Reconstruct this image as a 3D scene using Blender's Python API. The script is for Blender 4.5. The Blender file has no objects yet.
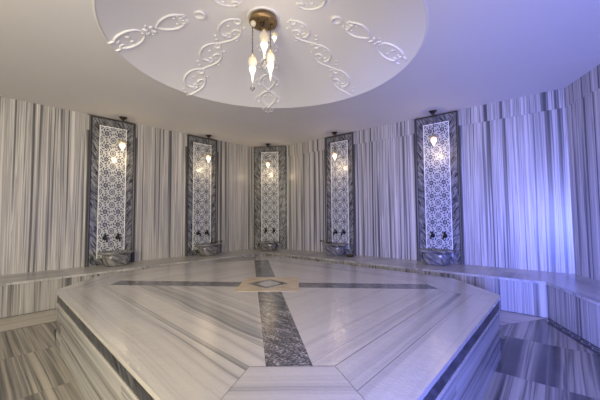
import bpy, math, random
from mathutils import Vector, Matrix
random.seed(4)
PI = math.pi
C = bpy.context.scene.collection

# ---------------------------------------------------------------- materials
class NT:
    def __init__(s, name):
        s.m = bpy.data.materials.new(name); s.m.use_nodes = True
        s.t = s.m.node_tree; s.t.nodes.clear()
        s.out = s.n('ShaderNodeOutputMaterial')
        s.b = s.n('ShaderNodeBsdfPrincipled')
        s.l(s.b.outputs[0], s.out.inputs[0])
    def n(s, t, **k):
        x = s.t.nodes.new(t)
        for a, v in k.items(): setattr(x, a, v)
        return x
    def l(s, a, b): s.t.links.new(a, b)
    def set(s, sock, v):
        if hasattr(v, 'is_linked') or isinstance(v, bpy.types.NodeSocket): s.l(v, sock)
        else: sock.default_value = v
    def math(s, op, a, b=0.0, c=None, clamp=False):
        x = s.n('ShaderNodeMath', operation=op); x.use_clamp = clamp
        s.set(x.inputs[0], a); s.set(x.inputs[1], b)
        if c is not None: s.set(x.inputs[2], c)
        return x.outputs[0]
    def comb(s, x, y, z):
        q = s.n('ShaderNodeCombineXYZ')
        for i, v in enumerate((x, y, z)): s.set(q.inputs[i], v)
        return q.outputs[0]
    def uv(s):
        u = s.n('ShaderNodeUVMap'); q = s.n('ShaderNodeSeparateXYZ'); s.l(u.outputs[0], q.inputs[0])
        return q.outputs[0], q.outputs[1]
    def noise(s, vec, scale=1.0, detail=2.0, rough=.5, dist=0.0):
        x = s.n('ShaderNodeTexNoise'); s.l(vec, x.inputs['Vector'])
        x.inputs['Scale'].default_value = scale; x.inputs['Detail'].default_value = detail
        x.inputs['Roughness'].default_value = rough; x.inputs['Distortion'].default_value = dist
        return x.outputs[0]
    def ramp(s, v, stops, interp='LINEAR'):
        r = s.n('ShaderNodeValToRGB'); r.color_ramp.interpolation = interp
        e = r.color_ramp.elements
        while len(e) < len(stops): e.new(0.5)
        for i, (p, c) in enumerate(stops):
            e[i].position = p; e[i].color = (*c, 1)
        s.l(v, r.inputs[0]); return r.outputs[0]
    def mix(s, f, a, b):
        x = s.n('ShaderNodeMix', data_type='RGBA')
        s.set(x.inputs[0], f)
        for k, v in ((6, a), (7, b)):
            if isinstance(v, tuple): x.inputs[k].default_value = (*v, 1)
            else: s.l(v, x.inputs[k])
        return x.outputs[2]
    def bump(s, h, strength, dist=.01):
        x = s.n('ShaderNodeBump'); x.inputs['Strength'].default_value = strength
        x.inputs['Distance'].default_value = dist; s.l(h, x.inputs['Height'])
        s.l(x.outputs[0], s.b.inputs['Normal'])
    def base(s, c):
        if isinstance(c, tuple): s.b.inputs['Base Color'].default_value = (*c, 1)
        else: s.l(c, s.b.inputs['Base Color'])

def striped(name, wide, fine, stops, slab, row, v0=0.0, rough=.2, bump=.0, joint=.003,
            jcol=(.16, .15, .14), wf=.45, wob=.012, spec=.5, fine_bump=0, stag=0.0, cloud=.9, rowseed=1.0, amp=1.9):
    """striped marble: u runs across the grain, v along it, both in metres"""
    s = NT(name); u, v = s.uv()
    col = s.math('FLOOR', s.math('DIVIDE', u, slab))
    vv = s.math('ADD', s.math('SUBTRACT', v, v0), s.math('MULTIPLY', s.math('FRACT', s.math('MULTIPLY', col, .37)), row * stag))
    rw = s.math('FLOOR', s.math('DIVIDE', vv, row))
    wn = s.n('ShaderNodeTexWhiteNoise', noise_dimensions='2D'); s.l(s.comb(col, s.math('MULTIPLY', rw, rowseed), 0), wn.inputs['Vector'])
    seed = s.math('MULTIPLY', wn.outputs[0], 40.0)
    wobv = s.math('MULTIPLY', s.math('SUBTRACT', s.noise(s.comb(s.math('MULTIPLY', u, .8), s.math('MULTIPLY', v, .9), seed), 1.0, 2), .5), wob * 6)
    uu = s.math('ADD', s.math('ADD', u, wobv), s.math('MULTIPLY', rw, .0 if rowseed else .035))
    n1 = s.noise(s.comb(s.math('MULTIPLY', uu, wide), s.math('MULTIPLY', v, .12), seed), 1.0, 2, .5)
    n2 = s.noise(s.comb(s.math('MULTIPLY', uu, fine), s.math('MULTIPLY', v, .2), s.math('ADD', seed, 7)), 1.0, 3, .6)
    n = s.math('ADD', s.math('MULTIPLY', n1, wf), s.math('MULTIPLY', n2, 1 - wf))
    n = s.math('ADD', s.math('MULTIPLY', s.math('SUBTRACT', n, .5), amp), .5, clamp=True)
    c = s.ramp(n, stops)
    # cloudy variation inside each slab
    cl = s.noise(s.comb(s.math('MULTIPLY', u, 3), s.math('MULTIPLY', v, 1.2), seed), 1.5, 4, .6)
    c = s.mix(s.math('MULTIPLY', s.math('SUBTRACT', cl, .42), cloud, clamp=True), c, (.30, .30, .31))
    if joint:
        def dist(t, per):
            f = s.math('FRACT', s.math('DIVIDE', t, per))
            return s.math('MULTIPLY', s.math('MINIMUM', f, s.math('SUBTRACT', 1.0, f)), per)
        d = s.math('MINIMUM', dist(u, slab), dist(vv, row))
        j = s.math('LESS_THAN', d, joint)
        c = s.mix(s.math('MULTIPLY', j, .8), c, jcol)
    s.base(c)
    s.b.inputs['Roughness'].default_value = rough
    s.b.inputs['Specular IOR Level'].default_value = spec
    if bump:
        h = s.noise(s.comb(u, v, 0), 9.0, 3, .6)
        if fine_bump:
            h = s.math('ADD', h, s.math('MULTIPLY', s.noise(s.comb(u, v, 3), 70.0, 2, .6), fine_bump))
        s.bump(h, bump, .01)
    return s.m

g = lambda a, w=0.0: (a * (1 + w), a, a * (1 - w * 1.4))
WALLST = [(.10, g(.06, .0)), (.30, g(.13, .02)), (.40, g(.26, .03)), (.45, g(.44, .05)), (.52, g(.55, .06)), (.56, g(.25, .03)), (.60, g(.40, .05)), (.66, g(.27, .03)), (.72, g(.50, .05)), (.85, g(.60, .06))]
WALL = striped('striped wall marble', 16.0, 26.0, WALLST, .61, 2.41, .45, .33, .04, .0012, wf=.5, wob=.002, cloud=.35, amp=2.5, rowseed=0.0)
WALL2 = striped('striped wall marble in full height slabs', 16.0, 26.0, WALLST, .66, 4.5, .45, .33, .04, .0012, wf=.5, wob=.002, cloud=.35, amp=2.5)
BENCHF = striped('striped bench marble', 7.0, 26.0,
    [(.16, g(.04)), (.32, g(.12, .02)), (.42, g(.26, .03)), (.53, g(.40, .04)), (.62, g(.20, .03)), (.70, g(.46, .04)), (.9, g(.55, .04))], .5, 3.0, -1.5, .25, .05, .0015, wob=.002)
FLOORM = striped('striped floor marble', 8.0, 20.0,
    [(.16, g(.015, .05)), (.32, g(.045, .06)), (.44, g(.15, .09)), (.53, g(.28, .11)), (.60, g(.08, .08)), (.70, g(.30, .11)), (.9, g(.38, .11))], .94, .95, .2, .28, .06, .003, wob=.004, wf=.65, cloud=.4)
STRIPM = striped('pale floor border marble', 5.0, 24.0,
    [(.2, g(.16, .06)), (.38, g(.30, .09)), (.5, g(.46, .10)), (.62, g(.32, .09)), (.72, g(.50, .10))], .33, 1.2, 0, .28, .06, .002, wob=.004)
TOPM = striped('polished pale marble', 2.6, 18.0,
    [(.02, g(.10, .02)), (.16, g(.25, .03)), (.28, g(.36, .06)), (.42, g(.44, .07)), (.85, g(.50, .07))], .56, 40.0, -20.0, .07, .26, .0012, wf=.6, wob=.02, fine_bump=.5, cloud=.7)
BORDM = striped('polished border marble', 3.6, 22.0,
    [(.06, g(.09, .02)), (.22, g(.19, .02)), (.31, g(.33, .05)), (.46, g(.40, .06)), (.85, g(.46, .06))], .45, 40.0, -20.0, .07, .26, .003, wf=.5, wob=.012, fine_bump=.5, cloud=.7)
SEATM = striped('bench seat marble', 3.0, 18.0,
    [(.14, g(.14, .02)), (.3, g(.24, .03)), (.44, g(.36, .03)), (.6, g(.44, .04)), (.85, g(.50, .04))], .8, 1.1, 0, .28, .08, .002, wf=.5, wob=.006)
SIDEM = striped('platform side marble', 4.6, 20.0,
    [(.12, g(.03)), (.28, g(.09, .02)), (.40, g(.22, .03)), (.55, g(.36, .03)), (.64, g(.18, .03)), (.85, g(.42, .03))], .53, 1.9, 0, .25, .06, .0, wob=.004)

def granite():
    s = NT('speckled granite'); u, v = s.uv()
    a = s.noise(s.comb(u, v, 0), 75, 3, .7)
    b = s.noise(s.comb(s.math('ADD', u, s.math('MULTIPLY', v, .6)), s.math('MULTIPLY', v, .35), 2), 22, 3, .6)
    n = s.math('ADD', s.math('MULTIPLY', a, .65), s.math('MULTIPLY', b, .35))
    s.base(s.ramp(n, [(.42, (.025, .025, .03)), (.50, (.09, .09, .10)), (.56, (.22, .21, .21)), (.65, (.50, .48, .45))]))
    s.b.inputs['Roughness'].default_value = .16
    s.bump(s.noise(s.comb(u, v, 0), 70, 2), .12, .01)
    return s.m
GRAN = granite()

def dark_marble(name, lo, hi, k=1.0, ro=.14):
    s = NT(name); u, v = s.uv()
    d = s.math('ADD', s.math('MULTIPLY', u, 1.0), s.math('MULTIPLY', v, .62))
    e = s.math('SUBTRACT', s.math('MULTIPLY', v, 1.0), s.math('MULTIPLY', u, .62))
    n = s.noise(s.comb(s.math('MULTIPLY', d, 13 * k), s.math('MULTIPLY', e, 2.6 * k), 0), 1.0, 5, .65, .7)
    s.base(s.ramp(n, [(.36, lo), (.48, tuple(.65 * a + .35 * b for a, b in zip(lo, hi))), (.55, tuple(.35 * a + .65 * b for a, b in zip(lo, hi))), (.66, hi)]))
    s.b.inputs['Roughness'].default_value = ro
    return s.m
DARK = dark_marble('grey veined dark marble', (.012, .014, .02), (.30, .30, .295), 2.3, .22)
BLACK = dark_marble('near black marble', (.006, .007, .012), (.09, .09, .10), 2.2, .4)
BASINM = dark_marble('carved grey marble', (.055, .055, .06), (.30, .29, .28), 2.2, .25)

def tile_mat():
    """glazed floral tile, one motif per .235 m square; uv in tiles"""
    s = NT('glazed floral tile'); u, v = s.uv()
    x = s.math('SUBTRACT', s.math('FRACT', u), .5); y = s.math('SUBTRACT', s.math('FRACT', v), .5)
    r = s.math('SQRT', s.math('ADD', s.math('MULTIPLY', x, x), s.math('MULTIPLY', y, y)))
    th = s.math('ARCTAN2', y, x)
    c8 = s.math('COSINE', s.math('MULTIPLY', th, 8)); c4 = s.math('COSINE', s.math('MULTIPLY', th, 4))
    def lt(a, b): return s.math('LESS_THAN', a, b)
    def gt(a, b): return s.math('GREATER_THAN', a, b)
    def mul(a, b): return s.math('MULTIPLY', a, b)
    flower = lt(r, s.math('ADD', .185, mul(c8, .035)))
    eye = lt(r, .045)
    halo = mul(lt(r, .075), gt(r, .045))
    # ring of leaf strokes around the flower
    leaf = mul(mul(gt(r, .25), lt(r, .40)), gt(s.math('SINE', s.math('ADD', mul(th, 8), mul(r, 26))), -.05))
    # corner motifs meeting in four-pointed stars
    ax = s.math('SUBTRACT', .5, s.math('ABSOLUTE', x)); ay = s.math('SUBTRACT', .5, s.math('ABSOLUTE', y))
    rc = s.math('SQRT', s.math('ADD', mul(ax, ax), mul(ay, ay)))
    star = lt(s.math('ADD', ax, ay), .15)
    ringc = mul(gt(rc, .17), lt(rc, .235))
    mid = lt(s.math('ADD', mul(s.math('MINIMUM', ax, ay), 1.6), mul(s.math('ABSOLUTE', s.math('SUBTRACT', s.math('MAXIMUM', ax, ay), .5)), 1.0)), .12)
    dk = s.math('MAXIMUM', s.math('MAXIMUM', flower, leaf), s.math('MAXIMUM', s.math('MAXIMUM', star, ringc), mid))
    dk = mul(dk, s.math('SUBTRACT', 1.0, halo))
    tint = s.noise(s.comb(u, v, 0), 9, 2)
    navy = s.mix(tint, (.035, .045, .085), (.10, .10, .12))
    c = s.mix(dk, (.50, .51, .50), navy)
    c = s.mix(mul(eye, 1.0), c, (.03, .035, .06))
    # grout and a thin centre seam
    e = s.math('MINIMUM', ax, ay)
    c = s.mix(lt(e, .008), c, (.55, .55, .55))
    s.base(c); s.b.inputs['Roughness'].default_value = .2
    return s.m
TILE = tile_mat()

def plain(name, col, rough=.5, metal=0, nscale=0, namp=.1, bump=0, emit=None, es=0):
    s = NT(name)
    if nscale:
        tc = s.n('ShaderNodeTexCoord'); n = s.noise(tc.outputs['Object'], nscale, 3)
        s.base(s.mix(n, tuple(c * (1 - namp) for c in col), tuple(min(1, c * (1 + namp)) for c in col)))
        if bump: s.bump(n, bump, .01)
    else: s.base(col)
    s.b.inputs['Roughness'].default_value = rough; s.b.inputs['Metallic'].default_value = metal
    if emit:
        s.b.inputs['Emission Color'].default_value = (*emit, 1); s.b.inputs['Emission Strength'].default_value = es
    return s.m
CEIL = plain('matt ceiling paint', (.76, .74, .71), .75, nscale=2, namp=.02)
DOMEP = plain('white dome paint', (.84, .83, .80), .7, nscale=2, namp=.015)
PLAST = plain('white plaster', (.85, .84, .81), .65, nscale=20, namp=.02)
BRONZE = plain('dark bronze', (.10, .075, .055), .35, .9, nscale=40, namp=.3)
TAPM = plain('blackened tap metal', (.035, .03, .028), .35, .7, nscale=60, namp=.3)
BRASS = plain('aged brass', (.36, .25, .13), .42, .85, nscale=25, namp=.3, bump=.1)
BRASSP = plain('pale brass', (.72, .58, .38), .35, .7, nscale=30, namp=.2)
GLOW = plain('lit mosaic glass', (.45, .43, .38), .2, nscale=0, emit=(1, .88, .68), es=1.25)
GLOWT = plain('dimly lit mosaic glass', (.40, .36, .28), .2, nscale=60, namp=.35, emit=(1, .82, .58), es=.28)
FINM = plain('grey crystal drop', (.30, .29, .27), .15, .3, nscale=30, namp=.3)
BEIGE = None
JOINT = plain('dark grout', (.10, .095, .09), .5)
def beige():
    s = NT('beige travertine'); u, v = s.uv()
    n = s.noise(s.comb(s.math('MULTIPLY', u, 1), s.math('MULTIPLY', v, 4), 0), 8, 4)
    s.base(s.ramp(n, [(.3, (.42, .33, .22)), (.7, (.60, .50, .36))])); s.b.inputs['Roughness'].default_value = .16
    return s.m
BEIGE = beige()
def chainfloor():
    s = NT('dark mosaic border'); u, v = s.uv()
    f = s.math('SUBTRACT', s.math('FRACT', s.math('DIVIDE', v, .16)), .5)
    a = s.math('ADD', s.math('MULTIPLY', s.math('ABSOLUTE', f), 2.0), s.math('MULTIPLY', s.math('ABSOLUTE', s.math('SUBTRACT', u, .05)), 22))
    lk = s.math('MULTIPLY', s.math('GREATER_THAN', a, .55), s.math('LESS_THAN', a, .9))
    s.base(s.mix(s.math('MULTIPLY', lk, .8), (.018, .018, .022), (.30, .30, .31)))
    s.b.inputs['Roughness'].default_value = .3
    return s.m
CHAIN = chainfloor()

# ---------------------------------------------------------------- mesh builder
class MB:
    def __init__(s): s.v = []; s.f = []; s.uv = []; s.m = []; s.sm = []
    def poly(s, pts, U=None, V=None, mat=0, smooth=False, uvs=None):
        b = len(s.v); pts = [Vector(p) for p in pts]; s.v += pts
        s.f.append(list(range(b, b + len(pts)))); s.m.append(mat); s.sm.append(smooth)
        if uvs is None:
            if U is None:
                n = (pts[1] - pts[0]).cross(pts[2] - pts[0])
                if abs(n.z) > .7 * n.length: U, V = Vector((1, 0, 0)), Vector((0, 1, 0))
                else:
                    U = Vector((0, 0, 1)).cross(n).normalized(); V = Vector((0, 0, 1))
            U = Vector(U); V = Vector(V); uvs = [(p.dot(U), p.dot(V)) for p in pts]
        s.uv.append(list(uvs))
    def box(s, x0, x1, y0, y1, z0, z1, mat=0):
        p = lambda a, b, c: (a, b, c)
        s.poly([p(x0, y0, z0), p(x1, y0, z0), p(x1, y0, z1), p(x0, y0, z1)], (1, 0, 0), (0, 0, 1), mat)
        s.poly([p(x1, y1, z0), p(x0, y1, z0), p(x0, y1, z1), p(x1, y1, z1)], (1, 0, 0), (0, 0, 1), mat)
        s.poly([p(x0, y1, z0), p(x0, y0, z0), p(x0, y0, z1), p(x0, y1, z1)], (0, 1, 0), (0, 0, 1), mat)
        s.poly([p(x1, y0, z0), p(x1, y1, z0), p(x1, y1, z1), p(x1, y0, z1)], (0, 1, 0), (0, 0, 1), mat)
        s.poly([p(x0, y0, z1), p(x1, y0, z1), p(x1, y1, z1), p(x0, y1, z1)], (1, 0, 0), (0, 1, 0), mat)
        s.poly([p(x0, y1, z0), p(x1, y1, z0), p(x1, y0, z0), p(x0, y0, z0)], (1, 0, 0), (0, 1, 0), mat)
    def prism(s, poly, z0, z1, mat=0, U=None, V=None, along=False, top=True, bottom=True, tmat=None):
        """poly counter-clockwise; along=True lets the side grain run horizontally"""
        n = len(poly)
        if top: s.poly([(x, y, z1) for x, y in poly], U, V, mat if tmat is None else tmat)
        if bottom: s.poly([(x, y, z0) for x, y in reversed(poly)], U, V, mat)
        for i in range(n):
            a = Vector((*poly[i], 0)); b = Vector((*poly[(i + 1) % n], 0))
            d = (b - a).normalized(); Z = Vector((0, 0, 1))
            q = [(a.x, a.y, z0), (b.x, b.y, z0), (b.x, b.y, z1), (a.x, a.y, z1)]
            if along: s.poly(q, Z, d, mat)
            else: s.poly(q, d, Z, mat)
    def rings(s, rings, mat=0, smooth=True, cap0=True, cap1=True, close=True):
        """rings: list of point loops of one size"""
        n = len(rings[0]); b = len(s.v)
        for r in rings: s.v += [Vector(p) for p in r]
        for i in range(len(rings) - 1):
            for j in range(n if close else n - 1):
                k = (j + 1) % n
                s.f.append([b + i * n + j, b + i * n + k, b + (i + 1) * n + k, b + (i + 1) * n + j])
                s.m.append(mat); s.sm.append(smooth)
                L = .6
                s.uv.append([(j / n * L, s.v[b + i * n + j].z), ((j + 1) / n * L, s.v[b + i * n + k].z),
                             ((j + 1) / n * L, s.v[b + (i + 1) * n + k].z), (j / n * L, s.v[b + (i + 1) * n + j].z)])
        for flag, i in ((cap0, 0), (cap1, len(rings) - 1)):
            if flag:
                idx = [b + i * n + j for j in range(n)]
                if i == 0: idx.reverse()
                s.f.append(idx); s.m.append(mat); s.sm.append(False)
                s.uv.append([(s.v[q].x, s.v[q].y) for q in idx])
    def lathe(s, prof, c=(0, 0, 0), n=20, mat=0, sx=1, sy=1, smooth=True, cap0=True, cap1=True):
        """profile of (radius, z) from bottom to top"""
        rs = [[(c[0] + sx * r * math.cos(2 * PI * j / n), c[1] + sy * r * math.sin(2 * PI * j / n), c[2] + z) for j in range(n)] for r, z in prof]
        s.rings(rs, mat, smooth, cap0, cap1)
    def tube(s, pts, rad, n=8, mat=0):
        pts = [Vector(p) for p in pts]; m = len(pts)
        if not hasattr(rad, '__len__'): rad = [rad] * m
        up = None; rs = []
        for i in range(m):
            t = (pts[min(i + 1, m - 1)] - pts[max(i - 1, 0)])
            t = t.normalized() if t.length > 1e-9 else Vector((0, 0, 1))
            if up is None:
                up = Vector((0, 0, 1)) if abs(t.z) < .9 else Vector((1, 0, 0))
            a = (up - t * up.dot(t)).normalized(); up = a; b = t.cross(a)
            rs.append([pts[i] + (a * math.cos(2 * PI * j / n) + b * math.sin(2 * PI * j / n)) * rad[i] for j in range(n)])
        s.rings(rs, mat, True)
    def build(s, name, mats, parent=None, kind=None):
        me = bpy.data.meshes.new(name)
        me.from_pydata([tuple(v) for v in s.v], [], s.f)
        if not isinstance(mats, (list, tuple)): mats = [mats]
        for m in mats: me.materials.append(m)
        ul = me.uv_layers.new(name='UVMap'); k = 0
        for i, p in enumerate(me.polygons):
            p.material_index = s.m[i]; p.use_smooth = s.sm[i]
            for q in s.uv[i]:
                ul.data[k].uv = q; k += 1
        me.update()
        o = bpy.data.objects.new(name, me); C.objects.link(o)
        if parent: o.parent = parent
        if kind: o['kind'] = kind
        return o

def tag(o, label=None, cat=None, group=None):
    if label: o['label'] = label
    if cat: o['category'] = cat
    if group: o['group'] = group
    return o
def thing(name, label, cat, loc=(0, 0, 0), rz=0, group=None):
    o = bpy.data.objects.new(name, None); C.objects.link(o); o.empty_display_size = .1
    o.location = loc; o.rotation_euler = (0, 0, rz)
    return tag(o, label, cat, group)
def dup(root, loc, rz, label):
    def cp(o, par):
        c = o.copy(); C.objects.link(c); c.parent = par
        for ch in list(o.children): cp(ch, c)
        return c
    r = cp(root, None); r.location = loc; r.rotation_euler = (0, 0, rz); r['label'] = label
    return r

# ---------------------------------------------------------------- plan of the room
ZC, ZB = 3.15, .45
C1, C2, C3 = (-1.30, 8.10), (-.30, 7.97), (3.90, 4.43)
ROOM = [C1, C2, C3, (3.20, 1.60), (3.20, -1.0), (1.6, -2.2), (-2.8, -2.2), (-5.4, .6), (-5.4, 3.64)]   # clockwise
CTR = (-.36, 3.42); DC = (-.34, 3.49); DR, DH = 1.69, .44
RS = (DR * DR + DH * DH) / (2 * DH)
def zdome(r): return ZC + DH - RS + math.sqrt(max(RS * RS - r * r, 0)) if r < DR else ZC

names = ['wall_back', 'wall_right', 'wall_far_right', 'wall_side_right', 'wall_near_right', 'wall_near', 'wall_near_left', 'wall_side_left', 'wall_left']
for i, nm in enumerate(names):
    a = Vector((*ROOM[i], 0)); b = Vector((*ROOM[(i + 1) % len(ROOM)], 0))
    d = (b - a).normalized(); nrm = Vector((d.y, -d.x, 0))       # into the room
    out = -nrm * .12
    m = MB(); Z = Vector((0, 0, ZC)); z0 = Vector((0, 0, -.02))
    m.poly([a + z0, b + z0, b + Z, a + Z], d, (0, 0, 1))
    m.poly([b + out + z0, a + out + z0, a + out + Z, b + out + Z], d, (0, 0, 1))
    m.poly([a + Z, b + Z, b + out + Z, a + out + Z]); m.poly([a + z0, a + out + z0, b + out + z0, b + z0])
    m.poly([a + z0, a + Z, a + out + Z, a + out + z0]); m.poly([b + z0, b + out + z0, b + out + Z, b + Z])
    m.build(nm, WALL if nm in ('wall_right', 'wall_far_right') else WALL2, kind='structure')

# floor: two fields whose grain runs square to the nearer wall
UL = Vector((-.737, .676, 0)); TL = Vector((.676, .737, 0)); UR = Vector((.645, .765, 0)); TR = Vector((.765, -.645, 0))
def clip(poly, p, n):
    """keep the side where (q-p).n >= 0"""
    out = []
    for i in range(len(poly)):
        a, b = poly[i], poly[(i + 1) % len(poly)]
        da = (a[0] - p[0]) * n[0] + (a[1] - p[1]) * n[1]; db = (b[0] - p[0]) * n[0] + (b[1] - p[1]) * n[1]
        if da >= 0: out.append(a)
        if (da >= 0) != (db >= 0):
            t = da / (da - db); out.append((a[0] + (b[0] - a[0]) * t, a[1] + (b[1] - a[1]) * t))
    return out
rp = list(reversed(ROOM))
m = MB()
m.prism(clip(rp, (CTR[0], 0), (-1, 0)), -.08, 0, 0, TL, UL)
m.prism(clip(rp, (CTR[0], 0), (1, 0)), -.08, 0, 0, TR, UR)
m.build('floor', FLOORM, kind='structure')

# bench front line (clockwise from the left) and paler floor border along it
BF = [(-4.65, .95), (-4.65, 3.27), (-.85, 7.42), (3.10, 3.93), (2.52, 1.55)]
def offs(line, d):
    """shift an open polyline to the room side by d"""
    segs = []
    for i in range(len(line) - 1):
        a = Vector(line[i]); b = Vector(line[i + 1]); t = (b - a).normalized(); n = Vector((t.y, -t.x))
        segs.append((a + n * d, t))
    out = [tuple(segs[0][0])]
    for (p, t), (q, s) in zip(segs, segs[1:]):
        cr = t.x * s.y - t.y * s.x; w = q - p
        k = (w.x * s.y - w.y * s.x) / cr; out.append(tuple(p + t * k))
    b = Vector(line[-1]); t = segs[-1][1]; n = Vector((t.y, -t.x)); out.append(tuple(b + n * d))
    return out
inner = offs(BF, .66)
m = MB()
for i in range(3):
    a, b, c, d = BF[i], BF[i + 1], inner[i + 1], inner[i]
    t = (Vector(b) - Vector(a)).normalized(); t3 = Vector((t.x, t.y, 0)); n3 = Vector((t.y, -t.x, 0))
    m.prism([d, c, b, a], -.02, .0015, 0, n3, t3)
m.build('trim_1', STRIPM, kind='structure')
dr = offs(BF, .035); dr2 = offs(BF, .11)
m = MB()
for i, lines in ((1, dr), (2, dr), (3, dr2)):
    a, b, c, d = BF[i], BF[i + 1], lines[i + 1], lines[i]
    t = (Vector(b) - Vector(a)).normalized(); t3 = Vector((t.x, t.y, 0)); n3 = Vector((t.y, -t.x, 0))
    o0 = Vector((*a, 0)).dot(n3)
    pts = [(*q, .004) for q in (d, c, b, a)]
    m.poly(pts, uvs=[(Vector(q).dot(n3) - o0, Vector(q).dot(t3)) for q in pts])
m.build('trim_2', CHAIN, kind='structure')

# ceiling with its round opening, and the shallow dome
m = MB(); N = 96
def ray_hit(th):
    dx, dy = math.cos(th), math.sin(th); best = 1e9
    for i in range(len(ROOM)):
        a, b = ROOM[i], ROOM[(i + 1) % len(ROOM)]; ex, ey = b[0] - a[0], b[1] - a[1]
        det = dx * (-ey) + ex * dy
        if abs(det) < 1e-9: continue
        wx, wy = a[0] - DC[0], a[1] - DC[1]
        t = (wx * (-ey) + ex * wy) / det; s_ = (dx * wy - dy * wx) / det
        if t > 0 and -1e-6 <= s_ <= 1 + 1e-6: best = min(best, t)
    return best
ths = sorted([2 * PI * i / N for i in range(N)] + [math.atan2(p[1] - DC[1], p[0] - DC[0]) % (2 * PI) for p in ROOM])
for i in range(len(ths)):
    t0, t1 = ths[i], ths[(i + 1) % len(ths)]
    def P(t, r, z): return (DC[0] + r * math.cos(t), DC[1] + r * math.sin(t), z)
    r0, r1 = ray_hit(t0) + .06, ray_hit(t1) + .06
    m.poly([P(t0, DR, ZC), P(t0, r0, ZC), P(t1, r1, ZC), P(t1, DR, ZC)][::-1])
    m.poly([P(t0, DR, ZC + .6), P(t0, r0, ZC + .6), P(t1, r1, ZC + .6), P(t1, DR, ZC + .6)])
m.build('ceiling', CEIL, kind='structure')
m = MB(); K = 24
rs = []
for k in range(K + 1):
    r = DR * (1 - k / K) + .004
    z = zdome(r - .004)
    rs.append([(DC[0] + r * math.cos(2 * PI * j / 128), DC[1] + r * math.sin(2 * PI * j / 128), z) for j in range(128)])
m.rings([[(p[0], p[1], ZC - .004) for p in [(DC[0] + (DR + .02) * math.cos(2 * PI * j / 128), DC[1] + (DR + .02) * math.sin(2 * PI * j / 128)) for j in range(128)]],
         [(DC[0] + (DR + .02) * math.cos(2 * PI * j / 128), DC[1] + (DR + .02) * math.sin(2 * PI * j / 128), ZC + .02) for j in range(128)]], cap0=False, cap1=False)
m.rings([[(DC[0] + (DR + .02) * math.cos(2 * PI * j / 128), DC[1] + (DR + .02) * math.sin(2 * PI * j / 128), ZC - .004) for j in range(128)], [(p[0], p[1], ZC - .004) for p in rs[0]]], cap0=False, cap1=False, smooth=False)
m.rings(rs, cap0=False, cap1=True)
m.build('ceiling_dome', DOMEP, kind='structure')

# ---------------------------------------------------------------- plaster relief on the dome
ORG = [-.36, 3.4]
SCL = [1.0]
def relief_pt(th, p, lift=.0):
    """local (radial, lateral) metres -> point on dome"""
    rho, w = .42 + (p[0] - .42) * SCL[0], p[1] * SCL[0]
    x = rho * math.cos(th) - w * math.sin(th) + ORG[0] - DC[0]; y = rho * math.sin(th) + w * math.cos(th) + ORG[1] - DC[1]
    return Vector((DC[0] + x, DC[1] + y, zdome(math.hypot(x, y)) - lift))
def arc(cx, cy, rx, ry, a0, a1, n=18, spin=0.0):
    """elliptical arc in degrees; spin shrinks it into a curl"""
    out = []
    for i in range(n + 1):
        t = i / n; a = math.radians(a0 + (a1 - a0) * t); k = 1 - spin * t
        out.append((cx + rx * k * math.cos(a), cy + ry * k * math.sin(a)))
    return out
def stroke(m, th, pts, r=.016, taper=True):
    n = len(pts)
    rad = [r * .72 * (.45 + .75 * math.sin(PI * (i + .6) / (n + .2))) if taper else r for i in range(n)]
    m.tube([relief_pt(th, p, .002) for p in pts], rad, 7)
def blob(m, th, p, r=.02, e=1.6, ang=0):
    c = relief_pt(th, p); a = th + math.radians(ang)
    rs = []
    for k in range(1, 5):
        f = k / 4 * PI / 2
        rr = r * math.cos(PI / 2 - f) if k < 4 else r
        rs.append([(c.x + rr * (e * math.cos(q) * math.cos(a) - math.sin(q) * math.sin(a)), c.y + rr * (e * math.cos(q) * math.sin(a) + math.sin(q) * math.cos(a)),
                    c.z - .9 * r * math.cos(f) - .002 + .0) for q in [2 * PI * j / 10 for j in range(10)]])
    m.rings(rs, cap1=False)
def mir(pts): return [(a, -b) for a, b in pts]
def ornament_loop(th):
    m = MB()
    up = [(.88, .03), (.93, .085), (1.0, .118), (1.07, .115), (1.14, .08), (1.19, .03), (1.22, .0)]
    for q in (up, mir(up)): stroke(m, th, smooth_path(q), .018)
    for s_ in (1, -1):
        stroke(m, th, [(a, s_ * b) for a, b in arc(.925, .045, .05, .04, 150, -120, 14, .5)], .014)
        blob(m, th, (1.0, .05 * s_), .012); blob(m, th, (.955, .012 * s_), .012)
    for a in (45, 135, 225, 315):
        blob(m, th, (1.285 + .045 * math.cos(math.radians(a)), .05 * math.sin(math.radians(a))), .021, 1.7, a)
    for a in (0, 90, 180, 270):
        blob(m, th, (1.285 + .075 * math.cos(math.radians(a)), .085 * math.sin(math.radians(a))), .013, 1.3, a)
    lo = [(1.345, .01), (1.38, .08), (1.45, .125), (1.53, .13), (1.59, .11), (1.63, .06), (1.61, .03), (1.58, .045)]
    for q in (lo, mir(lo)): stroke(m, th, smooth_path(q), .018)
    for s_ in (1, -1):
        blob(m, th, (1.50, .05 * s_), .016, 1.8, 20 * s_)
        stroke(m, th, [(a, s_ * b) for a, b in arc(1.66, .045, .045, .045, 200, 20, 12, .3)], .014)
    return m
def smooth_path(pts, n=5):
    out = []
    P = [pts[0]] + list(pts) + [pts[-1]]
    for i in range(1, len(P) - 2):
        for k in range(n):
            t = k / n; a, b, c, d = P[i - 1], P[i], P[i + 1], P[i + 2]
            out.append(tuple(.5 * (2 * b[j] + (c[j] - a[j]) * t + (2 * a[j] - 5 * b[j] + 4 * c[j] - d[j]) * t * t + (-a[j] + 3 * b[j] - 3 * c[j] + d[j]) * t ** 3) for j in (0, 1)))
    out.append(pts[-1]); return out
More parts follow.
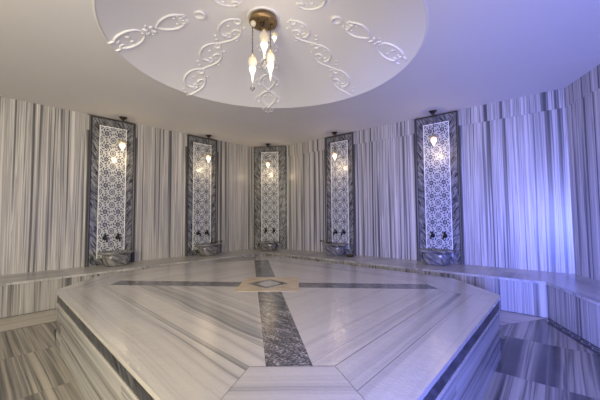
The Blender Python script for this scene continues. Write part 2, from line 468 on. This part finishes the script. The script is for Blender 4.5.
def ornament_scroll(th, sd):
    m = MB()
    for k in range(3):
        r0 = .42 + .43 * k; s_ = sd; w = .9 + .08 * k
        big = arc(r0 + .16, .02 * s_, .15, .13 * w, 200, -20, 18, .12) + arc(r0 + .27, -.01, .045, .05, 10, -230, 12, .5)
        stroke(m, th, [(a, s_ * b) for a, b in big], .019)
        stroke(m, th, [(a, s_ * b) for a, b in arc(r0 + .045, .01, .05, .05, 150, 430, 14, .55)], .016)
        low = [(r0 + .06, -.04), (r0 + .14, -.10), (r0 + .24, -.12), (r0 + .33, -.08), (r0 + .40, -.02), (r0 + .45, .02)]
        stroke(m, th, [(a, s_ * b) for a, b in smooth_path(low)], .017)
        stroke(m, th, [(a, s_ * b) for a, b in arc(r0 + .20, -.06, .05, .045, 250, -40, 12, .4)], .014)
        for a, b in ((.14, .05), (.19, -.03), (.33, .10), (.30, -.14), (.38, .06), (.09, -.10)):
            blob(m, th, (r0 + a, s_ * b), .014, 1.6, 40 * s_)
    return m
def ornament_interlace(th):
    m = MB()
    for k in range(4):
        r0 = .45 + .33 * k; w = .07 + .015 * k
        q = smooth_path([(r0, 0), (r0 + .06, w * .8), (r0 + .14, w * 1.15), (r0 + .24, w * .7), (r0 + .33, 0)])
        for z in (q, mir(q)): stroke(m, th, z, .016, False)
        for s_ in (1, -1):
            stroke(m, th, [(a, s_ * b) for a, b in arc(r0 + .17, w * 1.35, .07, .05, 180, -60, 12, .45)], .013)
            stroke(m, th, [(a, s_ * b) for a, b in arc(r0 + .13, w * .4, .04, .03, 0, 250, 10, .4)], .011)
        blob(m, th, (r0 + .02, 0), .018, 1.5)
    for s_ in (1, -1):
        stroke(m, th, smooth_path([(1.70, .0), (1.79, .07 * s_), (1.88, .09 * s_), (1.95, .05 * s_), (1.93, .01 * s_)]), .015)
        blob(m, th, (1.84, .03 * s_), .015)
    blob(m, th, (2.0, 0), .016)
    return m
orn = [   # origin, direction, kind
 (-.34, 3.25, 180, 'A', 0, 'white plaster looped ornament on the left side of the dome'),
 (-.29, 3.06, 22, 'A', 0, 'white plaster looped ornament on the right side of the dome'),
 (-.40, 3.13, 131.4, 'B', 1, 'white plaster scrollwork running down the dome left of the chandelier'),
 (-.347, 3.13, 54, 'B', -1, 'white plaster scrollwork running down the dome right of the chandelier'),
 (-.36, 3.40, 95.5, 'C', 0, 'white plaster interlaced ornament behind the hanging glass lamps, crossing the dome rim'),
 (-.38, 3.52, 232, 'B', -1, 'white plaster scrollwork above the chandelier, cut by the top left of the photo'),
 (-.30, 3.52, 313, 'B', 1, 'white plaster scrollwork above the chandelier, cut by the top right of the photo'),
]
for ox, oy, deg, ty, sd, lab in orn:
    SCL[0] = 1.17 if ty == 'B' else 1.0; ORG[:] = [ox, oy]; th = math.radians(deg)
    m = ornament_loop(th) if ty == 'A' else ornament_interlace(th) if ty == 'C' else ornament_scroll(th, sd)
    tag(m.build('plaster_ornament', DOMEP), lab, 'ceiling ornament', 'plaster ornaments on the dome')
for x, y, lab in ((-1.08, 3.24, 'small round plaster disc between the chandelier and the left looped ornament'), (.43, 3.35, 'small round plaster disc between the chandelier and the right looped ornament')):
    m = MB(); z = zdome(math.hypot(x - DC[0], y - DC[1]))
    prof = [(.01, -.002), (.044, -.004), (.052, -.018), (.060, -.020), (.068, -.010), (.070, .012)]
    m.lathe(prof, (x, y, z), 24)
    tag(m.build('plaster_disc', DOMEP), lab, 'ceiling disc', 'round plaster discs on the dome')

# ---------------------------------------------------------------- bench running round the walls
bench = thing('marble_bench', 'low striped marble bench running along the walls under the tiled panels', 'bench', (-.8, 7.6, 0))
def child(o, par):
    o.parent = par; o.matrix_parent_inverse = par.matrix_basis.inverted(); return o
WL = [(-5.4, .95), (-5.4, 3.64), C1, C2, C3, (3.2, 1.60)]
bfo = offs(BF, .015)
m = MB(); f = MB()
def seat_piece(poly, t):
    t3 = Vector((t[0], t[1], 0)).normalized(); n3 = Vector((t3.y, -t3.x, 0))
    m.prism(poly, .42, ZB, 0, n3, t3)
e = .004
seat_piece([bfo[0], bfo[1], WL[1], WL[0]], (0, 1))
seat_piece([bfo[1], bfo[2], C1, WL[1]], (.676, .737))
seat_piece([bfo[2], C2, C1], (1, 0))
seat_piece([bfo[2], bfo[3], C3, C2], (.645, .765))
seat_piece([bfo[3], bfo[4], WL[5], C3], (-.2, -1))
for i in range(len(BF) - 1):
    a, b = Vector((*BF[i], 0)), Vector((*BF[i + 1], 0)); d = (b - a).normalized(); n = Vector((d.y, -d.x, 0))
    back = -n * .05; Z = Vector((0, 0, .42))
    f.poly([a, b, b + Z, a + Z], d, (0, 0, 1)); f.poly([b + back, a + back, a + back + Z, b + back + Z], d, (0, 0, 1))
    f.poly([a, a + Z, a + back + Z, a + back]); f.poly([b + back, b + back + Z, b + Z, b])
bpy.context.view_layer.update()
child(m.build('bench_seat', SEATM), bench)
child(f.build('bench_front', BENCHF), bench)

# ---------------------------------------------------------------- central platform
PO = [(-2.53, 3.22), (-.375, 1.10), (.31, 1.10), (1.83, 2.86), (1.78, 3.66), (-.43, 5.74), (-1.16, 5.74), (-2.57, 4.06)]   # counter-clockwise
def inset(poly, d):
    n = len(poly); out = []
    for i in range(n):
        a, b, c = (Vector(poly[(i + k) % n]) for k in (-1, 0, 1))
        t = (b - a).normalized(); s_ = (c - b).normalized()
        dl = d if isinstance(d, (list, tuple)) else [d] * n
        p = a + Vector((-t.y, t.x)) * dl[(i - 1) % n]; q = b + Vector((-s_.y, s_.x)) * dl[i]
        cr = t.x * s_.y - t.y * s_.x; w = q - p
        out.append(tuple(p + t * ((w.x * s_.y - w.y * s_.x) / cr)))
    return out
ZP = .56
plat = thing('central_platform', 'large eight-sided marble bathing platform in the middle of the room', 'platform', (*CTR, 0))
bpy.context.view_layer.update()
m = MB(); PI_ = inset(PO, [.41, .46, .41, .44, .385, .44, .385, .44]); n = 8
for i in range(n):                                   # mitred border, grain along each edge
    a, b = PO[i], PO[(i + 1) % n]; c, d = PI_[(i + 1) % n], PI_[i]
    t = (Vector(b) - Vector(a)).normalized(); T = Vector((t.x, t.y, 0)); U = Vector((-t.y, t.x, 0))
    off = i * 3.7
    pts = [(*q, ZP) for q in (a, b, c, d)]
    m.poly(pts, uvs=[(Vector(q).dot(U) + off, Vector(q).dot(T)) for q in pts], mat=1)
v0, v1 = Vector((-.055, 1.54)), Vector((-.67, 5.30)); h0, h1 = Vector((-2.1, 3.55)), Vector((1.4, 3.23))
dv = (v1 - v0).normalized(); nv = Vector((dv.y, -dv.x)); dh = (h1 - h0).normalized(); nh = Vector((-dh.y, dh.x)); hw = .115
for sx, sy, ei in ((-1, -1, 0), (1, -1, 2), (1, 1, 4), (-1, 1, 6)):
    q = clip(PI_, tuple(v0 + nv * hw * sx), tuple(nv * sx)); q = clip(q, tuple(h0 + nh * hw * sy), tuple(nh * sy))
    a, b = PO[ei], PO[(ei + 1) % n]; t = (Vector(b) - Vector(a)).normalized()
    T = Vector((t.x, t.y, 0)); U = Vector((-t.y, t.x, 0)); pts = [(*p, ZP) for p in q]
    m.poly(pts, uvs=[(Vector(p).dot(U) + ei * 2.3, Vector(p).dot(T)) for p in pts], mat=0)
q = clip(clip(PI_, tuple(v0 - nv * hw), tuple(nv)), tuple(v0 + nv * hw), tuple(-nv))
V3 = Vector((*dv, 0)); N3 = Vector((*nv, 0)); H3 = Vector((*dh, 0)); M3 = Vector((*nh, 0))
# cross inlay is left out where the other band passes
qa = clip(clip(PI_, tuple(h0 - nh * hw), tuple(nh)), tuple(h0 + nh * hw), tuple(-nh))
m.poly([(*p, ZP) for p in q], N3, V3, 2)
for sx in (-1, 1):
    m.poly([(*p, ZP) for p in clip(qa, tuple(v0 + nv * hw * sx), tuple(nv * sx))], H3, M3, 2)
# slab edge and underside
for i in range(n):
    a, b = PO[i], PO[(i + 1) % n]; t = (Vector(b) - Vector(a)).normalized()
    m.poly([(*a, ZP - .028), (*b, ZP - .028), (*b, ZP), (*a, ZP)], (0, 0, 1), (t.x, t.y, 0), 1)
m.poly([(*p, ZP - .028) for p in reversed(PO)], mat=1)
child(m.build('top_slab', [TOPM, BORDM, GRAN]), plat)
m = MB(); m.prism(inset(PO, .016), .435, ZP - .028, along=True); child(m.build('dark_band', BLACK), plat)['label'] = 'near black marble band under the top slab'
m = MB(); m.prism(inset(PO, .010), .418, .435, along=True); child(m.build('fillet_strip', BORDM), plat)
m = MB(); m.prism(inset(PO, .018), 0, .418, along=True); child(m.build('side_panel', SIDEM), plat)
m = MB()                                              # dark joints between border and field and along the mitres
def jline(a, b, w=.0022):
    a = Vector(a); b = Vector(b); t = (b - a).normalized(); q = Vector((-t.y, t.x)) * w
    m.poly([(*(a - q), ZP + .0006), (*(b - q), ZP + .0006), (*(b + q), ZP + .0006), (*(a + q), ZP + .0006)], (0, 0, 1), (t.x, t.y, 0))
for i in range(n):
    jline(PI_[i], PI_[(i + 1) % n]); jline(PO[i], PI_[i], .0014)
child(m.build('joint_lines', JOINT), plat)['label'] = 'thin dark joints between the border slabs'
cx, cy = CTR
def flat(name, poly, z, mat, lab=None):
    m = MB(); m.prism(poly, ZP - .002, z, 0); o = child(m.build(name, mat), plat)
    if lab: o['label'] = lab
    return o
flat('centre_square', [(cx - .30, cy - .34), (cx + .34, cy - .34), (cx + .34, cy + .37), (cx - .30, cy + .37)], ZP + .0015, BEIGE, 'beige stone square inlaid in the platform centre')
flat('diamond_outline', [(cx - .22, cy + .02), (cx, cy - .21), (cx + .22, cy + .02), (cx, cy + .25)], ZP + .0022, GRAN)
flat('diamond_inlay', [(cx - .14, cy + .02), (cx, cy - .14), (cx + .14, cy + .02), (cx, cy + .18)], ZP + .003, BORDM, 'white diamond set in the beige square')
# link-shaped dark outlines along the far left edge
for c0 in (Vector((-1.33, 5.27)), Vector((-1.175, 5.40)), Vector((-1.02, 5.46)), Vector((-.865, 5.48))):
    m = MB(); hx, hy = .066, .21
    for z, f in ((ZP + .0015, 1),):
        r1 = []; r2 = []
        for j in range(24):
            a = 2 * PI * j / 24; ca, sa = math.cos(a), math.sin(a)
            ex = math.copysign(abs(ca) ** .5, ca); ey = math.copysign(abs(sa) ** .5, sa)
            r1.append((c0.x + ex * hx, c0.y + ey * hy, z)); r2.append((c0.x + ex * (hx - .022), c0.y + ey * (hy - .09), z))
        for j in range(24):
            k2 = (j + 1) % 24
            m.poly([r1[j], r1[k2], r2[k2], r2[j]])
            m.poly([(r1[j][0], r1[j][1], ZP), (r1[k2][0], r1[k2][1], ZP), r1[k2], r1[j]])
    child(m.build('link_inlay', JOINT), plat)['label'] = 'dark link-shaped inlay near the far edge'

# dark triangles laid on the floor as painted shade by the platform's side corners
m = MB(); m.prism([(-2.54, 3.26), (-2.56, 3.95), (-2.88, 3.66)], -.01, .003); m.build('floor_shade_left', BLACK, kind='structure')
m = MB(); m.prism([(1.84, 2.92), (2.13, 3.28), (1.80, 3.55)], -.01, .003); m.build('floor_shade_right', BLACK, kind='structure')

# ---------------------------------------------------------------- tiled wall panels
PW, PT, TW = .346, 3.135, .213
def along(a, b, t):
    a = Vector(a); b = Vector(b); d = (b - a).normalized(); return a + d * t, d
spots = []      # (origin, rotation)
for key, a, b, t, side in (('1', C1, (-5.4, 3.64), 3.25, -1), ('2', C1, (-5.4, 3.64), 1.42, -1), ('3', C1, C2, .525, 1), ('4', C2, C3, 1.59, 1), ('5', C2, C3, 3.685, 1)):
    p, d = along(a, b, t)
    if side < 0: d = -d
    spots.append((p, math.atan2(d.y, d.x)))
def fluted(m, x0, x1, z0, z1, d):
    """vertical reeded moulding from x0 to x1, standing d proud of the wall"""
    w = x1 - x0; prof = [(0, 0), (0, d * .7), (.12, d), (.3, d), (.36, d * .7), (.45, d * .7), (.52, d * .95), (.64, d * .95), (.72, d * .6), (.86, d * .6), (1, d * .35), (1, 0)]
    pts = [(x0 + w * a, -b) for a, b in prof]
    for (ax, ay), (bx, by) in zip(pts, pts[1:]):
        m.poly([(ax, ay, z0), (bx, by, z0), (bx, by, z1), (ax, ay, z1)], uvs=[(ax * 1 + 5, z0), (bx + 5, z0), (bx + 5, z1), (ax + 5, z1)])
    m.poly([(x, y, z1) for x, y in pts]); m.poly([(x, y, z0) for x, y in reversed(pts)])
def make_panel(narrow=False):
    t = thing('tiled_wall_panel', '', 'wall panel')
    pw = .415 if narrow else PW
    # marble surround: four mitred pieces, veins mirrored left and right
    m = MB(); y = -.03; zt, zb = PT - .02, ZB; iz1, iz0 = 2.97, .57; tw = TW
    o = [(-pw, zb), (pw, zb), (pw, zt), (-pw, zt)]; q = [(-tw, iz0), (tw, iz0), (tw, iz1), (-tw, iz1)]
    for i, mirror in ((0, 1), (1, -1), (2, 1), (3, 1)):
        k = (i + 1) % 4; pts = [o[i], o[k], q[k], q[i]]
        m.poly([(a, y, b) for a, b in pts], uvs=[(a * mirror + i * .71, b) for a, b in pts])
    for i in range(4):
        k = (i + 1) % 4
        m.poly([(o[i][0], 0, o[i][1]), (o[k][0], 0, o[k][1]), (o[k][0], y, o[k][1]), (o[i][0], y, o[i][1])])
    m.build('marble_surround', DARK, t)
    m = MB(); T = (iz1 - iz0) / 10
    m.poly([(-tw, y, iz0), (tw, y, iz0), (tw, y, iz1), (-tw, y, iz1)], uvs=[(0, 0), (2, 0), (2, 10), (0, 10)])
    m.build('tile_field', TILE, t)
    m = MB()
    for s_ in (-1, 1): m.box(min(s_ * tw, s_ * (tw + .012)), max(s_ * tw, s_ * (tw + .012)), y - .006, y, iz0, iz1)
    m.box(-tw - .012, tw + .012, y - .006, y, iz1, iz1 + .012)
    m.build('tile_border', PLAST, t)
    for s_ in (-1, 1):
        m = MB(); w = .03 if narrow else .085
        if s_ > 0: fluted(m, pw + .006, pw + w, ZB, PT - .005, .05 if not narrow else .02)
        else:
            mm = MB(); fluted(mm, pw + .006, pw + w, ZB, PT - .005, .05 if not narrow else .02)
            for fc, uv in zip(mm.f, mm.uv):
                m.poly([(-mm.v[i].x, mm.v[i].y, mm.v[i].z) for i in reversed(fc)], uvs=list(reversed(uv)))
        m.build('moulding', WALL if not narrow else DARK, t)
        m = MB(); m.box(*sorted((s_ * pw, s_ * (pw + .008))), -.045, 0, ZB, PT - .01)
        m.build('gap_shade_strip', TAPM, t)  # dark strip drawn in place of the shadowed gap beside the moulding
    m = MB(); m.box(-pw - .008, pw + .008, -.05, 0, PT - .02, PT - .003)
    m.build('top_strip', BRONZE, t)
    return t
labs = ['tall tiled wall panel at the far left, first from the left',
        'tall tiled wall panel on the left wall, second from the left',
        'tall tiled wall panel in the far corner, on the narrow middle wall',
        'tall tiled wall panel on the right wall, nearer the far corner',
        'tall tiled wall panel on the right wall in blue light, first from the right']
P0 = make_panel()
for i in range(5):
    p, r = spots[i]; loc = (p.x, p.y, 0)
    if i == 0: o = P0; o.location = loc; o.rotation_euler = (0, 0, r)
    elif i == 2: o = make_panel(True); o.location = loc; o.rotation_euler = (0, 0, r)
    else: o = dup(P0, loc, r, '')
    o['label'] = labs[i]; o['group'] = 'tiled wall panels'; o['category'] = 'wall panel'

# ---------------------------------------------------------------- basins
def sup(a, b, cy_, z, n=32, e=2.8, yb=None):
    pts = []
    for j in range(n):
        q = 2 * PI * j / n; c_, s_ = math.cos(q), math.sin(q)
        x = a * math.copysign(abs(c_) ** (2 / e), c_); y = cy_ + b * math.copysign(abs(s_) ** (2 / e), s_)
        pts.append((x, y, z))
    return pts
def make_basin():
    t = thing('marble_basin', '', 'basin')
    m = MB(); cy_ = -.30
    m.rings([sup(.17, .13, cy_, 0), sup(.19, .145, cy_, .012), sup(.205, .155, cy_, .03), sup(.225, .17, cy_, .08), sup(.235, .178, cy_, .13), sup(.235, .178, cy_, .165),
             sup(.228, .172, cy_, .185), sup(.235, .178, cy_, .20), sup(.24, .18, cy_, .205)], cap1=False)
    m.rings([sup(.20, .145, cy_, .24), sup(.19, .135, cy_, .20), sup(.16, .11, cy_, .10), sup(.10, .07, cy_, .06)], cap0=False)
    m.build('bowl', BASINM, t)
    m = MB()
    m.rings([sup(.235, .176, cy_, .200), sup(.268, .196, cy_, .208), sup(.290, .205, cy_, .222, e=3.4), sup(.292, .206, cy_, .240, e=3.4), sup(.286, .202, cy_, .250, e=3.4),
             sup(.215, .155, cy_, .252), sup(.200, .145, cy_, .238)], cap0=False, cap1=False)
    for s_ in (-1, 1):          # carved lugs at the ends of the rim
        m.rings([[(s_ * .275, cy_ + .05 * math.cos(q), .228 + .018 * math.sin(q)) for q in [2 * PI * j / 10 for j in range(10)]],
                 [(s_ * .315, cy_ + .035 * math.cos(q), .228 + .013 * math.sin(q)) for q in [2 * PI * j / 10 for j in range(10)]]])
    m.build('rim', BASINM, t)
    m = MB()                      # carved rosette on the front
    for k in range(7):
        a = 2 * PI * k / 7
        m.lathe([(.003, 0), (.014, .006), (.016, .012), (.010, .020), (.002, .024)], (.03 * math.cos(a), cy_ - .182, .10 + .03 * math.sin(a) - .012), 8)
    m.build('carved_rosette', BASINM, t)
    return t
def place(i, x, y, z):
    p, r = spots[i]; c_, s_ = math.cos(r), math.sin(r)
    return (p.x + c_ * x - s_ * y, p.y + s_ * x + c_ * y, z), r
blabs = ['dark grey marble basin on the bench below the far left tiled panel',
         'grey marble basin on the bench below the second tiled panel from the left',
         'small looking grey marble basin in the far corner, middle of the five',
         'dark grey marble basin on the bench just right of the far corner',
         'blue lit marble basin on the bench below the rightmost tiled panel']
B0 = make_basin()
for i in range(5):
    loc, r = place(i, .02, 0, ZB)
    if i == 0: o = B0; o.location = loc; o.rotation_euler = (0, 0, r)
    else: o = dup(B0, loc, r, '')
    o.scale = (.80, .85, .88) if i == 2 else (.92, .95, 1.0)
    o['label'] = blabs[i]; o['group'] = 'marble basins on the bench'; o['category'] = 'basin'

# ---------------------------------------------------------------- taps
def make_tap():
    t = thing('water_tap', '', 'tap')
    m = MB()
    def ylathe(prof, c=(0, 0, 0), nn=14):
        m.rings([[(c[0] + r * math.cos(2 * PI * j / nn), c[1] - d, c[2] + r * math.sin(2 * PI * j / nn)) for j in range(nn)] for r, d in prof])
    ylathe([(.036, 0), (.036, .006), (.022, .014), (.018, .03), (.022, .05), (.024, .065), (.018, .08)])
    m.tube([(0, -.05, 0), (0, -.085, .004), (0, -.115, -.008), (0, -.13, -.035), (0, -.132, -.062)], [.017, .016, .014, .013, .015], 10)
    m.build('spout', TAPM, t)
    m = MB()
    m.lathe([(.012, 0), (.010, .02), (.014, .03), (.010, .04)], (0, -.058, .02), 10)
    for a in (0, PI / 2):
        m.tube([(-.034 * math.cos(a), -.058 - .034 * math.sin(a), .055), (0, -.058, .058), (.034 * math.cos(a), -.058 + .034 * math.sin(a), .055)], [.009, .006, .009], 8)
    m.lathe([(.008, 0), (.010, .008), (.003, .018)], (0, -.058, .058), 8)
    m.build('cross_handle', TAPM, t)
    return t
T0 = make_tap(); first = True
where = ['on the far left tiled panel', 'on the second tiled panel from the left', 'on the tiled panel in the far corner', 'on the tiled panel just right of the far corner', 'on the blue lit rightmost tiled panel']
for i in range(5):
    for s_, w in ((-1, 'left'), (1, 'right')):
        loc, r = place(i, s_ * .105, -.03, .93)
        if first: o = T0; o.location = loc; o.rotation_euler = (0, 0, r); first = False
        else: o = dup(T0, loc, r, '')
        o['label'] = 'dark %s hand tap %s' % (w, where[i]); o['group'] = 'dark metal taps'; o['category'] = 'tap'

# ---------------------------------------------------------------- small dipper handles and a dish on the bench
def make_dipper():
    t = thing('bath_dipper', '', 'dipper')
    m = MB(); m.lathe([(.02, -.03), (.045, -.022), (.058, 0), (.056, .001), (.042, -.018), (.015, -.026)], (0, 0, 0), 18, cap1=True); m.build('dipper_bowl', BRONZE, t)
    m = MB(); m.tube([(.05, 0, -.002), (.10, 0, .010), (.19, 0, .012), (.235, 0, .010), (.25, 0, .010), (.27, 0, .010)], [.007, .006, .006, .016, .018, .008], 10); m.build('handle', BRONZE, t)
    return t
D0 = make_dipper(); loc, r = place(1, .17, -.20, .722)
D0.location = loc; D0.rotation_euler = (0, 0, r)
tag(D0, 'small bronze dipper with its handle over the rim of the second basin from the left', 'dipper', 'bronze dippers on basin rims')
loc, r = place(3, -.17, -.20, .722)
dup(D0, loc, r + PI, 'small bronze dipper, handle over the left rim of the basin right of the far corner')
m = MB(); m.lathe([(.055, 0), (.06, .004), (.085, .02), (.095, .034), (.090, .034), (.078, .02), (.05, .008)], (0, 0, 0), 28)
o = m.build('metal_dish', BRONZE); loc, r = place(3, .40, -.30, ZB); o.location = loc
tag(o, 'small dark round dish on the bench right of the fourth basin from the left', 'dish')

# ---------------------------------------------------------------- hanging lamps in front of the panels
def light(name, loc, e, col, rad, parent=None):
    l = bpy.data.lights.new(name, 'POINT'); l.energy = e; l.color = col; l.shadow_soft_size = rad
    o = bpy.data.objects.new(name, l); C.objects.link(o); o.location = loc
    if parent: o.parent = parent
    return o
def make_lamp():
    """origin on the ceiling"""
    t = thing('hanging_lamp', '', 'lamp')
    m = MB(); m.lathe([(.012, -.085), (.018, -.07), (.016, -.062), (.030, -.045), (.050, -.02), (.066, -.010), (.070, 0)], (0, 0, 0), 20); m.build('ceiling_canopy', BRONZE, t)
    m = MB()
    k = 0; z = -.08
    while z > -.41:
        if k % 2: pts = [(.006 * math.cos(a), 0, z - .013 + .015 * math.sin(a)) for a in [2 * PI * j / 10 for j in range(11)]]
        else: pts = [(0, .006 * math.cos(a), z - .013 + .015 * math.sin(a)) for a in [2 * PI * j / 10 for j in range(11)]]
        m.tube(pts, .0022, 5); z -= .023; k += 1
    m.build('chain', BRONZE, t)
    m = MB(); m.lathe([(.072, -0.485), (.080, -0.478), (.070, -0.460), (.040, -0.442), (.018, -0.428), (.012, -0.415), (.014, -0.408), (.006, -0.400)], (0, 0, 0), 24); m.build('brass_cap', BRASSP, t)
    m = MB(); m.lathe([(.004, -0.630), (.014, -0.615), (.020, -0.595), (.036, -0.570), (.050, -0.540), (.054, -0.520), (.046, -0.495), (.034, -0.482)], (0, 0, 0), 20); m.build('glass_shade', GLOW, t)
    return t
L0 = make_lamp()
llabs = ['lit hanging lamp in front of the far left tiled panel', 'lit hanging lamp in front of the second tiled panel from the left', 'lit hanging lamp in front of the far corner tiled panel',
         'lit hanging lamp in front of the tiled panel right of the far corner', 'lit hanging lamp in front of the rightmost tiled panel, in blue light']
for i in range(5):
    loc, r = place(i, (.09, .03, 0, .02, .02)[i], -.24, ZC)
    if i == 0: o = L0; o.location = loc
    else: o = dup(L0, loc, 0, '')
    o['label'] = llabs[i]; o['group'] = 'hanging lamps in front of the panels'; o['category'] = 'lamp'
    light('lamp_light', (loc[0], loc[1], ZC - .75), 3.2, (1, .76, .46), .035)

# ---------------------------------------------------------------- chandelier in the dome
CX, CY = -.405, 3.42; CZ = zdome(.07)
ch = thing('chandelier', 'brass chandelier with mosaic glass drops hanging from the dome centre', 'chandelier', (CX, CY, CZ))
m = MB(); m.lathe([(.155, -.010), (.175, -.022), (.185, -.008), (.187, .006)], (0, 0, 0), 40); m.build('ceiling_rose', PLAST, ch)
m = MB(); m.lathe([(.06, -.088), (.135, -.085), (.158, -.078), (.164, -.066), (.160, -.052), (.150, -.045), (.146, -.015)], (0, 0, 0), 48)
m.build('brass_plate', BRASS, ch)
m = MB()
m.lathe([(.004, -.125), (.018, -.118), (.024, -.105), (.018, -.095), (.030, -.088)], (-.01, -.02, 0), 16)
m.build('centre_boss', BRONZE, ch)
for k in range(6):
    a = k * PI / 3; m = MB(); m.lathe([(.003, -.10), (.008, -.096), (.009, -.086)], (.10 * math.cos(a), .10 * math.sin(a), 0), 10); m.build('bolt', BRONZE, ch)
def glass_drop(x, y, top, bot, w, fin):
    """top/bot/fin are world heights of glass top, glass tip and finial tip"""
    h = top - bot; z = lambda v: v - CZ
    g_ = MB(); P = [(.10, .0), (.16, .07), (.22, .20), (.46, .34), (.74, .45), (.80, .52), (.66, .58)]
    g_.lathe([(w * a, z(bot) + h * b) for a, b in P], (x, y, 0), 20)
    glass = g_.build('glass_drop', GLOW, ch)
    g2 = MB(); P2 = [(.66, .58), (.86, .64), (1.0, .74), (.98, .84), (.74, .93), (.36, 1.0)]
    g2.lathe([(w * a, z(bot) + h * b) for a, b in P2], (x, y, 0), 20, cap0=False); g2.build('mosaic_globe', GLOWT, glass)
    c = MB(); c.lathe([(w * .42, z(top) - .006), (w * .5, z(top) + .004), (w * .25, z(top) + .02), (w * .1, z(top) + .035)], (x, y, 0), 14); c.build('brass_cap', BRASSP, glass)
    k = MB(); zz = z(top) + .03; i = 0
    while zz < -.085:
        pts = [((.006 * math.cos(a) if i % 2 else 0) + x, (0 if i % 2 else .006 * math.cos(a)) + y, zz + .012 + .014 * math.sin(a)) for a in [2 * PI * j / 10 for j in range(11)]]
        k.tube(pts, .0024, 5); zz += .022; i += 1
    k.build('chain', BRONZE, glass)
    if fin is not None:
        f_ = MB(); zf = z(fin)
        f_.tube([(x, y, z(bot) + .01), (x, y, zf + .05)], .0028, 6)
        f_.lathe([(.002, 0), (.012, .016), (.030, .042), (.026, .05), (.008, .072), (.003, .08)], (x, y, zf), 10, smooth=False)
        f_.build('crystal_finial', FINM, glass)
glass_drop(-.522 - CX, 3.38 - CY, 3.106, 2.80, .050, 2.695)
glass_drop(-.385 - CX, 3.34 - CY, 3.365, 3.05, .054, 2.93)
glass_drop(-.324 - CX, 3.42 - CY, 3.175, 2.84, .050, None)
glass_drop(-.285 - CX, 3.50 - CY, 3.445, 3.33, .040, None)
m = MB()   # small pale knob on the near rim
m.lathe([(.004, -.040), (.022, -.03), (.032, -.01), (.028, .012), (.010, .028)], (-.505 - CX, 3.32 - CY, 3.45 - CZ), 16); m.build('glass_knob', GLOWT, ch)
light('chandelier_light', (-.46, 3.15, 2.90), 3, (1, .86, .64), .05)
light('chandelier_light', (-.24, 3.28, 3.02), 3, (1, .86, .64), .05)

# ---------------------------------------------------------------- added unseen warm fill, and blue light from off frame
def area(name, loc, target, e, col, sx, sy):
    l = bpy.data.lights.new(name, 'AREA'); l.shape = 'RECTANGLE'; l.size = sx; l.size_y = sy; l.energy = e; l.color = col
    o = bpy.data.objects.new(name, l); C.objects.link(o); o.location = loc
    o.rotation_euler = (Vector(target) - Vector(loc)).to_track_quat('-Z', 'Y').to_euler()
    return o
d0 = area('warm_fill_light', (-1.7, -1.7, 2.5), (-2.8, 4.8, 1.5), 140, (1, .91, .72), 2.4, 2.2); d0.data.spread = math.radians(115)  # unseen soft fill added behind the camera, no real doorway
area('ceiling_fill_light', (-1.0, -.9, 1.35), (-1.2, 2.2, 3.15), 105, (1, .91, .72), 1.6, .8)  # unseen area light added to brighten the ceiling
b1 = area('blue_wall_light', (2.5, 1.7, 1.0), (3.25, 4.7, 1.1), 10, (.03, .07, 1.0), .3, .7); b1.data.spread = math.radians(75)
b2 = area('blue_fill_light', (-.2, -.8, 1.0), (3.3, 3.0, .5), 185, (.13, .19, 1.0), .6, .6); b2.data.spread = math.radians(92)
b3 = area('blue_ceiling_light', (2.1, -.4, 1.2), (2.4, 2.2, 3.15), 26, (.20, .24, 1.0), .6, .6)

w = bpy.data.worlds.new('world'); bpy.context.scene.world = w; w.use_nodes = True
w.node_tree.nodes['Background'].inputs[0].default_value = (.5, .5, .55, 1); w.node_tree.nodes['Background'].inputs[1].default_value = .2

# ---------------------------------------------------------------- camera
cam = bpy.data.cameras.new('camera'); co = bpy.data.objects.new('camera', cam); C.objects.link(co)
cam.sensor_width = 36; cam.lens = 36 * 308 / 600; cam.clip_start = .02
p = math.radians(3.0); r = math.radians(-.45)
X = Vector((1, 0, 0)); F = Vector((0, math.cos(p), math.sin(p))); U_ = Vector((0, -math.sin(p), math.cos(p)))
right = X * math.cos(r) + U_ * math.sin(r); up = -X * math.sin(r) + U_ * math.cos(r)
M = Matrix((right, up, -F)).transposed().to_4x4(); M.translation = (0, 0, 1.3); co.matrix_world = M
sc = bpy.context.scene; sc.camera = co
sc.view_settings.view_transform = 'Standard'; sc.view_settings.look = 'None'; sc.view_settings.gamma = 1
sc.view_settings.use_curve_mapping = False; sc.view_settings.exposure = -0.05
